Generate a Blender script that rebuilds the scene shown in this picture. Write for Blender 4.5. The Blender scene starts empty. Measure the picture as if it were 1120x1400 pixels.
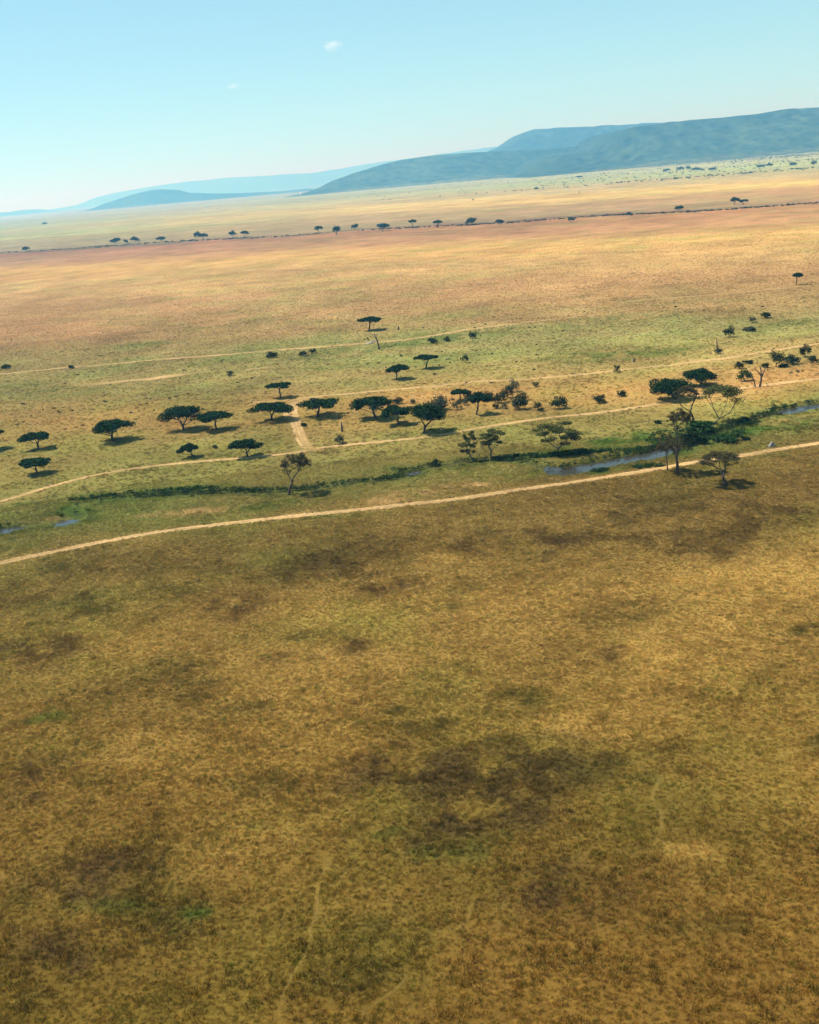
import bpy, math, random
import numpy as np
from mathutils import Matrix, Vector

S = bpy.context.scene
COL = S.collection
R = math.radians

# ------------------------------------------------------------------ camera
CAM_H = 80.0
PITCH, ROLL = R(16.57), R(5.2)
FPX = 1539.0                      # focal length in pixels of the 1120 x 1400 frame
fwd = np.array([0, math.cos(PITCH), -math.sin(PITCH)])
up0 = np.array([0, math.sin(PITCH), math.cos(PITCH)])
rt0 = np.array([1.0, 0, 0])
rgt = math.cos(ROLL) * rt0 - math.sin(ROLL) * up0
upv = math.sin(ROLL) * rt0 + math.cos(ROLL) * up0
cam_d = bpy.data.cameras.new('camera')
cam = bpy.data.objects.new('camera', cam_d)
COL.objects.link(cam)
cam_d.sensor_fit = 'HORIZONTAL'
cam_d.sensor_width = 36
cam_d.lens = 36 * FPX / 1120
cam_d.clip_start, cam_d.clip_end = 1.0, 300000
m = Matrix(((rgt[0], upv[0], -fwd[0], 0), (rgt[1], upv[1], -fwd[1], 0), (rgt[2], upv[2], -fwd[2], CAM_H), (0, 0, 0, 1)))
cam.matrix_world = m
S.camera = cam

# ------------------------------------------------------------------ sky, sun, exposure
SUN_EL, SUN_AZ = R(60), R(-72)     # azimuth clockwise from +Y (view direction): sun on the left, a little beyond
W = bpy.data.worlds.new('World')
S.world = W
W.use_nodes = True
nt = W.node_tree
nt.nodes.clear()
sky = nt.nodes.new('ShaderNodeTexSky')
sky.sky_type = 'NISHITA'
sky.sun_disc = False
sky.sun_elevation, sky.sun_rotation = SUN_EL, SUN_AZ
sky.altitude = 1500
sky.air_density, sky.dust_density, sky.ozone_density = 1.0, 0.4, 1.5
tint = nt.nodes.new('ShaderNodeMix'); tint.data_type = 'RGBA'; tint.blend_type = 'MULTIPLY'
tint.inputs['Factor'].default_value = 1
tint.inputs['B'].default_value = (1.06, 1.53, 1.55, 1)
bg = nt.nodes.new('ShaderNodeBackground')
bg.inputs['Strength'].default_value = 0.118
out = nt.nodes.new('ShaderNodeOutputWorld')
gm = nt.nodes.new('ShaderNodeGamma'); gm.inputs['Gamma'].default_value = 0.60
nt.links.new(sky.outputs[0], gm.inputs[0])
nt.links.new(gm.outputs[0], tint.inputs['A'])
nt.links.new(tint.outputs['Result'], bg.inputs[0])
nt.links.new(bg.outputs[0], out.inputs[0])

sd = bpy.data.lights.new('sun', 'SUN')
sd.energy = 5.0
sd.angle = R(0.53)
sd.color = (1.0, 0.95, 0.86)
sun = bpy.data.objects.new('sun', sd)
COL.objects.link(sun)
sdir = Vector((math.sin(SUN_AZ) * math.cos(SUN_EL), math.cos(SUN_AZ) * math.cos(SUN_EL), math.sin(SUN_EL)))
sun.rotation_euler = sdir.to_track_quat('Z', 'Y').to_euler()
sun.location = (-200, 100, 700)

S.view_settings.view_transform = 'Standard'
S.view_settings.look = 'None'
S.view_settings.exposure = 0.7
S.view_settings.gamma = 1
S.view_settings.use_curve_mapping = False
S.cycles.volume_bounces = 2
S.cycles.max_bounces = 8

# ------------------------------------------------------------------ helpers
def at(px, py, z=0.0):
    """The point of the plane of height z that the photograph shows at pixel px, py."""
    d = fwd + rgt * (px - 560) / FPX + upv * (700 - py) / FPX
    t = (z - CAM_H) / d[2]
    return np.array([d[0] * t, d[1] * t, z])

def px_scale(p):
    """pixels per metre across the line of sight at point p"""
    v = np.array(p) - np.array([0, 0, CAM_H])
    return FPX / float(v @ fwd)

def lin(c):
    c = np.asarray(c, float) / 255.0
    return np.where(c <= 0.04045, c / 12.92, ((c + 0.055) / 1.055) ** 2.4)

def hash2(ix, iy, seed):
    h = (ix.astype(np.int64) * 374761393 + iy.astype(np.int64) * 668265263 + seed * 1274126177) & 0xFFFFFFFF
    h = ((h ^ (h >> 13)) * 1274126177) & 0xFFFFFFFF
    h = ((h ^ (h >> 16)) * 2246822519) & 0xFFFFFFFF
    return ((h ^ (h >> 15)) & 0xFFFFFF) / float(0xFFFFFF)

def vnoise(x, y, seed):
    c, s = math.cos(seed * 1.7), math.sin(seed * 1.7)
    x, y = c * x - s * y + seed * 13.7, s * x + c * y - seed * 7.3
    ix, iy = np.floor(x), np.floor(y)
    fx, fy = x - ix, y - iy
    fx = fx * fx * fx * (fx * (fx * 6 - 15) + 10); fy = fy * fy * fy * (fy * (fy * 6 - 15) + 10)
    a, b = hash2(ix, iy, seed), hash2(ix + 1, iy, seed)
    c2, d = hash2(ix, iy + 1, seed), hash2(ix + 1, iy + 1, seed)
    return (a + (b - a) * fx) * (1 - fy) + (c2 + (d - c2) * fx) * fy

def fbm(x, y, wl, seed, octaves=4, gain=0.5):
    t, a, n = 0, 1.0, 0
    for o in range(octaves):
        t = t + a * (vnoise(x / wl, y / wl, seed + o * 11) - 0.5)
        n += a; a *= gain; wl *= 0.5
    return t / n * 2            # roughly -1..1 (mostly within +-0.6)

def sstep(a, b, x):
    t = np.clip((x - a) / (b - a), 0, 1)
    return t * t * (3 - 2 * t)

def poly_dist(x, y, pts):
    """distance to a polyline and the arclength of the nearest point"""
    best = np.full(x.shape, 1e9); arc = np.zeros(x.shape); L = 0
    for a, b in zip(pts[:-1], pts[1:]):
        d = b - a; l2 = d @ d; l = math.sqrt(l2)
        t = np.clip(((x - a[0]) * d[0] + (y - a[1]) * d[1]) / l2, 0, 1)
        q = np.hypot(x - a[0] - t * d[0], y - a[1] - t * d[1])
        k = q < best
        best = np.where(k, q, best); arc = np.where(k, L + t * l, arc)
        L += l
    return best, arc

def ground_line(pix, z=0.0, step=4.0):
    """smooth polyline on the ground through places seen at the given pixels"""
    P = [at(a, b, z)[:2] for a, b in pix]
    P = [2 * P[0] - P[1]] + P + [2 * P[-1] - P[-2]]
    o = []
    for i in range(1, len(P) - 2):
        p0, p1, p2, p3 = P[i - 1:i + 3]
        n = max(2, int(np.linalg.norm(p2 - p1) / step))
        n = min(n, 120)
        for k in range(n):
            t = k / n
            o.append(0.5 * ((2 * p1) + (p2 - p0) * t + (2 * p0 - 5 * p1 + 4 * p2 - p3) * t * t + (3 * p1 - p0 - 3 * p2 + p3) * t ** 3))
    o.append(P[-2])
    return np.array(o)

def tag(o, label=None, cat=None, group=None, kind=None):
    if label: o['label'] = label
    if cat: o['category'] = cat
    if group: o['group'] = group
    if kind: o['kind'] = kind
    return o

def mesh_obj(name, V, F, mat=None, parent=None, cols=None, smooth=False):
    me = bpy.data.meshes.new(name)
    V = np.asarray(V, np.float32); 
    if isinstance(F, np.ndarray):
        n, k = F.shape
        me.vertices.add(len(V)); me.vertices.foreach_set('co', V.ravel())
        me.loops.add(n * k); me.loops.foreach_set('vertex_index', F.astype(np.int32).ravel())
        me.polygons.add(n); me.polygons.foreach_set('loop_start', np.arange(0, n * k, k, dtype=np.int32))
        me.update(calc_edges=True)
    else:
        me.from_pydata(V.tolist(), [], F)
    if cols is not None:
        a = me.attributes.new('tint', 'FLOAT_COLOR', 'POINT')
        c = np.ones((len(V), 4), np.float32); c[:, :3] = cols
        a.data.foreach_set('color', c.ravel())
    if smooth:
        me.polygons.foreach_set('use_smooth', np.ones(len(me.polygons), bool))
    if mat: me.materials.append(mat)
    o = bpy.data.objects.new(name, me)
    COL.objects.link(o)
    if parent: o.parent = parent
    return o

def empty(name, loc):
    o = bpy.data.objects.new(name, None)
    o.empty_display_size = 0.5
    o.location = loc
    COL.objects.link(o)
    return o

# ------------------------------------------------------------------ materials
def new_mat(name):
    mt = bpy.data.materials.new(name)
    mt.use_nodes = True
    n = mt.node_tree
    n.nodes.clear()
    return mt, n, n.nodes.new, n.links.new

def noise_mul(n, new, link, vec, col, scale, lo, hi, detail=3, rough=0.6):
    """multiply a colour by a noise between lo and hi"""
    t = new('ShaderNodeTexNoise'); t.inputs['Scale'].default_value = scale
    t.inputs['Detail'].default_value = detail; t.inputs['Roughness'].default_value = rough
    link(vec, t.inputs['Vector'])
    mr = new('ShaderNodeMapRange'); mr.inputs['From Min'].default_value = 0.3; mr.inputs['From Max'].default_value = 0.7
    mr.inputs['To Min'].default_value = lo; mr.inputs['To Max'].default_value = hi
    link(t.outputs['Fac'], mr.inputs['Value'])
    mx = new('ShaderNodeMix'); mx.data_type = 'RGBA'; mx.blend_type = 'MULTIPLY'; mx.inputs['Factor'].default_value = 1
    link(col, mx.inputs['A']); link(mr.outputs['Result'], mx.inputs['B'])
    return mx.outputs['Result']

def soil_mat(name, bumps=True):
    mt, n, new, link = new_mat(name)
    a = new('ShaderNodeAttribute'); a.attribute_name = 'tint'
    g = new('ShaderNodeNewGeometry')
    c = a.outputs['Color']
    c = noise_mul(n, new, link, g.outputs['Position'], c, 3.2, 0.72, 1.28, 3)
    c = noise_mul(n, new, link, g.outputs['Position'], c, 1.1, 0.80, 1.20, 2)
    c = noise_mul(n, new, link, g.outputs['Position'], c, 0.35, 0.86, 1.14, 3)
    c = noise_mul(n, new, link, g.outputs['Position'], c, 0.06, 0.88, 1.12, 4)
    b = new('ShaderNodeBsdfDiffuse'); b.inputs['Roughness'].default_value = 0.6
    link(c, b.inputs['Color'])
    o = new('ShaderNodeOutputMaterial'); link(b.outputs[0], o.inputs['Surface'])
    return mt
M_GROUND = soil_mat('grassland')
M_TRACK = soil_mat('sandy_soil')

def leaf_mat(name, col, trans=0.25, attr='GEOMETRY', vary=0.35, up=0.0):
    mt, n, new, link = new_mat(name)
    a = new('ShaderNodeAttribute'); a.attribute_name = 'tint'; a.attribute_type = attr
    if col is not None:
        mx = new('ShaderNodeMix'); mx.data_type = 'RGBA'; mx.blend_type = 'MULTIPLY'; mx.inputs['Factor'].default_value = 1
        mx.inputs['B'].default_value = (*col, 1)
        link(a.outputs['Color'], mx.inputs['A']); c = mx.outputs['Result']
    else:
        c = a.outputs['Color']
    g = new('ShaderNodeNewGeometry')
    c = noise_mul(n, new, link, g.outputs['Position'], c, 0.9, 1 - vary, 1 + vary, 3)
    d = new('ShaderNodeBsdfDiffuse'); link(c, d.inputs['Color'])
    t = new('ShaderNodeBsdfTranslucent'); link(c, t.inputs['Color'])
    if up:                      # fine blades in a tuft catch light like the tuft's rounded top, not like separate flat cards
        a1 = new('ShaderNodeVectorMath'); a1.operation = 'ADD'; a1.inputs[1].default_value = (0, 0, up)
        a2 = new('ShaderNodeVectorMath'); a2.operation = 'NORMALIZE'
        link(g.outputs['Normal'], a1.inputs[0]); link(a1.outputs[0], a2.inputs[0])
        link(a2.outputs[0], d.inputs['Normal'])
    ms = new('ShaderNodeMixShader'); ms.inputs['Fac'].default_value = trans
    link(d.outputs[0], ms.inputs[1]); link(t.outputs[0], ms.inputs[2])
    o = new('ShaderNodeOutputMaterial'); link(ms.outputs[0], o.inputs['Surface'])
    return mt
M_ACACIA = leaf_mat('acacia_leaves', (0.014, 0.034, 0.011), 0.12)
M_FEVER = leaf_mat('fever_tree_leaves', (0.066, 0.076, 0.022), 0.22)
M_DRY = leaf_mat('dry_twigs', (0.064, 0.057, 0.026), 0.18)
M_BUSH = leaf_mat('bush_leaves', (0.020, 0.036, 0.014), 0.18)
M_GREYBUSH = leaf_mat('thin_bush_leaves', (0.060, 0.070, 0.040), 0.25)
M_GREEN = leaf_mat('fresh_leaves', (0.028, 0.066, 0.018), 0.25)
M_GRASS = leaf_mat('grass_blades', None, 0.22, 'INSTANCER', 0.15, 3.0)
M_SCRUB = leaf_mat('scrub_leaves', None, 0.2)

def bark_mat(name, col):
    mt, n, new, link = new_mat(name)
    g = new('ShaderNodeNewGeometry')
    rgb = new('ShaderNodeRGB'); rgb.outputs[0].default_value = (*col, 1)
    c = noise_mul(n, new, link, g.outputs['Position'], rgb.outputs[0], 2.5, 0.6, 1.4, 4)
    b = new('ShaderNodeBsdfPrincipled'); b.inputs['Roughness'].default_value = 0.9
    link(c, b.inputs['Base Color'])
    t = new('ShaderNodeTexNoise'); t.inputs['Scale'].default_value = 9; link(g.outputs['Position'], t.inputs['Vector'])
    bp = new('ShaderNodeBump'); bp.inputs['Strength'].default_value = 0.6; bp.inputs['Distance'].default_value = 0.05
    link(t.outputs['Fac'], bp.inputs['Height']); link(bp.outputs[0], b.inputs['Normal'])
    o = new('ShaderNodeOutputMaterial'); link(b.outputs[0], o.inputs['Surface'])
    return mt
M_BARK = bark_mat('dark_bark', (0.050, 0.038, 0.030))
M_BARK_FEVER = bark_mat('fever_tree_bark', (0.13, 0.108, 0.055))
M_BARK_GREY = bark_mat('brown_bark', (0.060, 0.042, 0.032))
M_DEAD = bark_mat('bleached_wood', (0.42, 0.38, 0.34))
M_STONE = bark_mat('grey_rock', (0.20, 0.19, 0.17))

# ------------------------------------------------------------------ layout of tracks and stream (places on the ground)
TRACKS = [  # pixels it passes, width in metres, strength
    ('near', [(-260, 826), (-120, 795), (0, 770), (60, 757), (120, 745), (220, 727), (300, 717), (400, 706), (500, 696), (560, 689), (620, 683), (700, 671), (780, 660), (850, 649), (905, 640), (960, 630), (1020, 622), (1060, 615), (1120, 606), (1220, 590), (1400, 562)], 2.7, 1.0),
    ('middle', [(-200, 742), (0, 686), (60, 668), (120, 652), (180, 641), (250, 633), (320, 627), (395, 620), (450, 611), (520, 604), (570, 599), (620, 592), (655, 585), (700, 578), (760, 570), (820, 564), (894, 553), (960, 540), (1020, 530), (1060, 525), (1120, 518), (1300, 500)], 2.5, .95),
    ('upper', [(340, 550), (380, 548), (420, 544), (472, 539), (537, 533), (605, 527), (647, 522), (710, 519), (795, 512), (855, 505), (922, 499), (947, 495), (990, 490), (1045, 481), (1120, 470), (1300, 448)], 3.2, .8),
    ('braid', [(425, 544), (407, 549), (396, 556), (391, 566), (399, 576), (404, 583), (408, 592), (413, 602), (420, 611), (432, 615)], 2.4, 0.9),
    ('braid', [(412, 547), (404, 556), (403, 566), (408, 580), (411, 590), (416, 602), (424, 611)], 2.2, 0.9),
    ('far', [(-300, 545), (0, 512), (50, 507), (85, 503), (140, 499), (200, 493), (250, 489), (295, 486), (375, 479), (440, 474), (517, 468), (540, 466), (580, 461), (620, 454), (650, 449), (710, 442), (780, 434)], 3.8, .75),
    ('sand', [(120, 526), (160, 522), (190, 519), (205, 518), (225, 515), (260, 511)], 7.0, 0.75),
    ('sand', [(330, 508), (348, 504), (372, 502)], 3.5, 0.4),
    ('faint', [(300, 372), (380, 369), (470, 364), (563, 360), (617, 361), (680, 364)], 7.0, 0.45),
    ('faint', [(860, 412), (960, 404), (1040, 397), (1110, 390)], 5.0, 0.3),
]
TRACKS = [(n, ground_line(p), w, s) for n, p, w, s in TRACKS]
PATHS = [ground_line(p, step=1.5) for p in (
    [(438, 1165), (447, 1172), (447, 1185), (441, 1195), (433, 1212), (434, 1232), (432, 1252), (424, 1272), (425, 1288), (414, 1310), (402, 1330), (388, 1360), (380, 1400)],
    [(905, 1060), (896, 1078), (892, 1092), (903, 1110), (905, 1130), (897, 1150)],
    [(655, 1222), (643, 1240), (638, 1260), (610, 1278)],
    [(560, 1330), (545, 1350), (520, 1368), (495, 1385)],
    [(1060, 1040), (1080, 1030), (1120, 1020)])]
STREAM = ground_line([(-200, 752), (-60, 734), (0, 726), (40, 719), (85, 715), (106, 706), (100, 695), (135, 685), (200, 678), (310, 673), (370, 672), (425, 668), (480, 660), (528, 656), (562, 647), (590, 638), (640, 631), (695, 628), (738, 636), (768, 645), (820, 634), (860, 627), (900, 619), (935, 606), (985, 590), (1030, 572), (1070, 563), (1115, 554), (1180, 545), (1350, 520)], step=2.5)

# ------------------------------------------------------------------ colours of the grassland, in ground coordinates
K = 0.60                            # display colour -> albedo under this sun and exposure
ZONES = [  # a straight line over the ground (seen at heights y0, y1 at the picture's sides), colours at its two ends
    (1500, 1430, (136, 106, 47), (144, 112, 50)),  # nearest grass: its colour is darkened to stand in for lens vignetting
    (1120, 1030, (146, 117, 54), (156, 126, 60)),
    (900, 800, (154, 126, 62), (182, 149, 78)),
    (800, 660, (142, 120, 62), (144, 120, 64)),
    (776, 612, (152, 130, 70), (146, 124, 66)),
    (740, 590, (142, 132, 70), (146, 136, 72)),
    (660, 560, (160, 144, 78), (162, 148, 80)),
    (590, 520, (190, 154, 90), (204, 160, 94)),
    (540, 480, (172, 154, 92), (186, 158, 94)),
    (500, 440, (172, 152, 94), (166, 154, 92)),
    (455, 402, (186, 146, 98), (190, 158, 100)),
    (420, 372, (196, 156, 104), (200, 160, 104)),
    (398, 345, (210, 172, 110), (210, 172, 108)),
    (375, 315, (212, 166, 100), (226, 182, 108)),
    (357, 298, (188, 144, 104), (204, 156, 104)),
    (347, 279.5, (176, 132, 98), (190, 138, 92)),
    (345, 277.5, (138, 122, 92), (146, 120, 90)),
    (342, 275, (172, 156, 112), (178, 142, 100)),
    (325, 262, (188, 184, 118), (196, 154, 104)),
    (312, 249, (180, 180, 118), (234, 192, 112)),
    (303, 238, (172, 174, 118), (206, 182, 122)),
    (299.5, 227, (192, 184, 122), (176, 174, 116)),
    (296, 215, (164, 154, 110), (186, 182, 126)),
    (292.5, 200, (160, 150, 104), (130, 134, 92)),
]
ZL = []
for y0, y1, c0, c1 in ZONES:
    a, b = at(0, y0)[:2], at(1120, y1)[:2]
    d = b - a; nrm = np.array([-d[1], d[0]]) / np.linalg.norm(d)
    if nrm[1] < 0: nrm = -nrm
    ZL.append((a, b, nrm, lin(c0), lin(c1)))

# vegetation patches: place, half sizes, kind, strength
PATCH = [
    (455, 765, 75, 22, 'P', .6), (545, 795, 50, 18, 'P', .7), (330, 830, 60, 20, 'P', .6), (395, 900, 55, 9, 'P', .6), (490, 880, 28, 12, 'P', .6),
    (735, 740, 110, 34, 'P', .6), (590, 760, 40, 12, 'L', .5), (772, 742, 26, 7, 'P', .6), (960, 718, 95, 40, 'P', .6), (850, 715, 60, 25, 'P', .5),
    (840, 892, 42, 11, 'P', .65), (55, 890, 70, 24, 'P', .6), (720, 1050, 130, 44, 'P', .8), (640, 1110, 150, 60, 'P', .85), (680, 1075, 210, 90, 'D', .35), (470, 775, 140, 40, 'D', .2), (900, 720, 220, 50, 'D', .2), (540, 1055, 110, 40, 'P', .65), (850, 1050, 90, 34, 'D', .6),
    (45, 1055, 60, 20, 'P', .6), (15, 1092, 45, 14, 'P', .6), (140, 1205, 90, 40, 'P', .7), (60, 1230, 60, 30, 'D', .5), (760, 1225, 100, 44, 'P', .7), (50, 1310, 70, 45, 'P', .6), (240, 1235, 80, 40, 'D', .6),
    (862, 842, 48, 15, 'D', .75), (715, 952, 48, 18, 'D', .75), (560, 985, 70, 22, 'D', .6), (1105, 860, 35, 14, 'D', .7), (905, 990, 22, 6, 'D', .7), (1112, 1022, 25, 18, 'D', .6), (430, 868, 34, 8, 'D', .5),
    (150, 1068, 50, 12, 'D', .5), (340, 1075, 60, 18, 'D', .45), (480, 1140, 70, 16, 'D', .5), (550, 1268, 80, 28, 'D', .55), (480, 1330, 60, 30, 'D', .5), (980, 1270, 90, 20, 'D', .4), (1050, 920, 40, 16, 'D', .4), (1080, 700, 80, 30, 'P', .6),
    (180, 800, 160, 40, 'D', .5), (60, 830, 90, 25, 'D', .45), (640, 800, 50, 12, 'D', .4), (250, 905, 60, 16, 'D', .45), (200, 940, 120, 30, 'D', .4), (310, 970, 50, 14, 'D', .4), (940, 1160, 60, 20, 'L', .4), (990, 810, 110, 40, 'L', .5), (700, 840, 90, 40, 'L', .35), (900, 930, 100, 60, 'L', .3), (790, 990, 80, 24, 'L', .5), (250, 1030, 100, 30, 'L', .35), (330, 1160, 90, 40, 'L', .25),
    (100, 709, 34, 8, 'G', .65), (72, 980, 46, 11, 'G', .5), (272, 1246, 26, 9, 'G', .45), (355, 1130, 26, 9, 'G', .4), (520, 1140, 30, 8, 'G', .3), (900, 1065, 60, 18, 'G', .2), (640, 1165, 90, 20, 'G', .2), (150, 1240, 60, 14, 'G', .3), (690, 1010, 40, 10, 'D', .4),
    (200, 676, 130, 8, 'G', .65), (100, 700, 30, 10, 'G', .65), (380, 690, 60, 7, 'G', .5), (650, 645, 30, 5, 'G', .7), (460, 700, 60, 5, 'G', .5), (700, 652, 60, 9, 'G', .35), (560, 640, 60, 12, 'G', .45), (560, 676, 60, 10, 'S', .5), (640, 663, 34, 4, 'S', .8), (270, 700, 60, 6, 'S', .6), (420, 702, 40, 4, 'S', .5), (530, 684, 30, 4, 'S', .7), (50, 712, 50, 4, 'S', .6), (755, 645, 12, 3, 'S', .9),
    (930, 600, 90, 20, 'G', .8), (850, 600, 50, 9, 'G', .7), (880, 636, 40, 6, 'G', .65), (1000, 590, 60, 14, 'G', .7), (1060, 580, 60, 14, 'G', .5), (820, 645, 20, 4, 'G', .7), (780, 618, 80, 8, 'G', .6), (1090, 545, 60, 8, 'G', .4),
    (800, 490, 110, 9, 'G', .55), (900, 482, 80, 7, 'G', .5), (1000, 470, 90, 6, 'G', .35), (1090, 440, 50, 7, 'G', .45), (660, 455, 80, 7, 'G', .5), (560, 470, 70, 6, 'G', .55), (470, 480, 60, 6, 'G', .45), (330, 495, 90, 6, 'G', .4), (210, 470, 60, 4, 'G', .45), (100, 535, 90, 8, 'G', .35), (440, 505, 60, 5, 'G', .4), (820, 440, 110, 12, 'G', .35), (600, 432, 60, 6, 'G', .35), (30, 525, 60, 6, 'G', .35), (290, 595, 60, 10, 'S', .25),
    (396, 557, 10, 5, 'S', .7), (404, 575, 7, 6, 'S', .7), (352, 549, 14, 2, 'S', .8), (203, 519, 16, 2.5, 'S', .9), (338, 521, 10, 2, 'S', .5),
    (1065, 575, 20, 3, 'S', .5), (760, 470, 60, 5, 'P', .3), (840, 475, 50, 4, 'P', .35), (500, 545, 120, 12, 'L', .3), (800, 540, 140, 14, 'L', .35), (1050, 545, 80, 8, 'L', .4), (200, 560, 100, 14, 'L', .25),
]
PCOL = {'P': lin((88, 68, 42)) * K, 'D': lin((88, 80, 36)) * K, 'G': lin((80, 112, 42)) * K, 'S': lin((214, 172, 112)) * K, 'L': lin((206, 164, 86)) * K}
PT = []
for px, py, rx, ry, kd, st in PATCH:
    c = at(px, py)[:2]
    ax = (at(px + rx, py - rx * 0.091) - at(px - rx, py + rx * 0.091))[:2] / 2
    ay = (at(px, py - ry) - at(px, py + ry))[:2] / 2
    PT.append((c, np.linalg.inv(np.array([ax, ay]).T), kd, st, max(np.linalg.norm(ax), np.linalg.norm(ay))))

WETR = (13, 12, 9.5, 3, 5, 5, 2.2, 5.5, 8)
WET = [at(a, b)[:2] for a, b in ((835, 632), (872, 626), (798, 640), (90, 714), (1082, 561), (4, 725), (565, 646), (1112, 555), (905, 619))]
def stream_depth(x, y, want_wet=False):
    d, arc = poly_dist(x, y, STREAM)
    wob = 1.4 * fbm(x, y, 9, 71, 2)
    wet = 0
    for q, w_ in zip(WETR, WET):
        wet = np.maximum(wet, 1 - sstep(.6 * q, 1.3 * q, np.hypot(x - w_[0], y - w_[1])))
    d = d + wob - 1.5 * wet
    return (d, wet) if want_wet else d

def ground_color(x, y):
    r = np.hypot(x, y)
    # zones: interpolate between neighbouring lines, their borders wandering with the ground's own noise
    wx = x + r * 0.03 * fbm(x, y, 160, 3, 3); wy = y + (r * 0.055) * fbm(x, y, 130, 5, 4) + (r * 0.05) * fbm(x, y, 900, 8, 3)
    col = None; prev = None
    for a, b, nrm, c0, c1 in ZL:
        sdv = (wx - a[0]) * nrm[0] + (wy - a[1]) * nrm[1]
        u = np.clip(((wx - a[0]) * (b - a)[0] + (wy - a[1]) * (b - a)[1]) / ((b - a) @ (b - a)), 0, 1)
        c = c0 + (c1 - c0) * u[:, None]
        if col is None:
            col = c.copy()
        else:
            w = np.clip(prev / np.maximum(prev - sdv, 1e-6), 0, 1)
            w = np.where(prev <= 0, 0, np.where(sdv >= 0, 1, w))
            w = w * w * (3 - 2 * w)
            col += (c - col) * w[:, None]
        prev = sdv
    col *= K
    # patchiness of the sward
    f1 = fbm(x, y, 70, 21, 5, 0.6); f2 = fbm(x, y, 22, 31, 4, 0.6); f3 = fbm(x, y, 420, 41, 4, 0.6)
    col *= (1 + 0.30 * f1 + 0.26 * f2 + 0.16 * f3)[:, None]
    g = np.clip(0.48 * fbm(x, y, 30, 51, 5, .6) + 0.26 * fbm(x, y, 300, 61, 3), -0.08, 0.6)
    col *= np.stack([1 - 0.45 * g, 1 + 0.10 * g, 1 - 0.30 * g], 1)
    # long streaks of grass along the lie of the plain
    da = ZL[16][1] - ZL[16][0]; da = da / np.linalg.norm(da)
    su, sv = x * da[0] + y * da[1], -x * da[1] + y * da[0]
    st1 = fbm(su / 9, sv, 130, 131, 4, .6); st2 = fbm(su / 7, sv, 420, 141, 3, .6)
    far = sstep(600, 1500, r)
    q = (0.5 * st1 + 0.5 * st2) * far
    col *= np.stack([1 + .18 * q, 1 + .30 * q, 1 + .26 * q], 1)
    # patches
    n1, n2, n3 = fbm(x, y, 14, 81, 5, 0.65), fbm(x, y, 14, 91, 5, 0.65), fbm(x, y, 5, 95, 3, 0.7)
    for c, inv, kd, st, rad in PT:
        k = np.nonzero((np.abs(x - c[0]) < rad * 2.2) & (np.abs(y - c[1]) < rad * 2.2))[0]
        if not len(k): continue
        dx, dy = x[k] - c[0], y[k] - c[1]
        q0, q1 = inv[0, 0] * dx + inv[0, 1] * dy, inv[1, 0] * dx + inv[1, 1] * dy
        d = np.hypot(q0 + 0.95 * n1[k], q1 + 0.95 * n2[k])
        w = (1 - sstep(0.35, 1.35, d)) * st * np.clip(0.72 + 1.5 * n3[k] + 0.5 * n1[k], 0.05, 1.1)
        col[k] += (PCOL[kd] - col[k]) * w[:, None]
    # lush strip and dark mud along the stream
    k = np.nonzero((y < 900) & (y > 100))[0]
    ds, wet = stream_depth(x[k], y[k], True)
    lush = (1 - sstep(2.0, 8, ds + 5 * n1[k])) * 0.42
    col[k] += (PCOL['G'] * 0.8 - col[k]) * lush[:, None]
    mud = (1 - sstep(1.0, 2.2, ds + .8 * n3[k])) * np.clip(wet + .35 + .8 * n2[k], 0.1, 1)
    col[k] += (np.array([0.030, 0.026, 0.018]) - col[k]) * (mud * 0.9)[:, None]
    # trodden verges of the tracks
    for nme, P, wd, st in TRACKS:
        lo, hi = P.min(0) - 12, P.max(0) + 12
        k = np.nonzero((x > lo[0]) & (x < hi[0]) & (y > lo[1]) & (y < hi[1]))[0]
        if not len(k): continue
        d, _ = poly_dist(x[k], y[k], P)
        w = (1 - sstep(wd * 0.5, wd * 1.3, d + 1.0 * n3[k])) * 0.35 * st
        col[k] += (PCOL['S'] * 0.75 - col[k]) * w[:, None]
    return np.clip(col, 0.004, 0.75)

def ground_z(x, y):
    k = np.nonzero((y < 900) & (y > 100))[0]
    z = np.zeros(x.shape)
    d, wet = stream_depth(x[k], y[k], True)
    z[k] = -(0.35 + 0.9 * wet) * (1 - sstep(1.0, 3.2, d))
    return z

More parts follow.
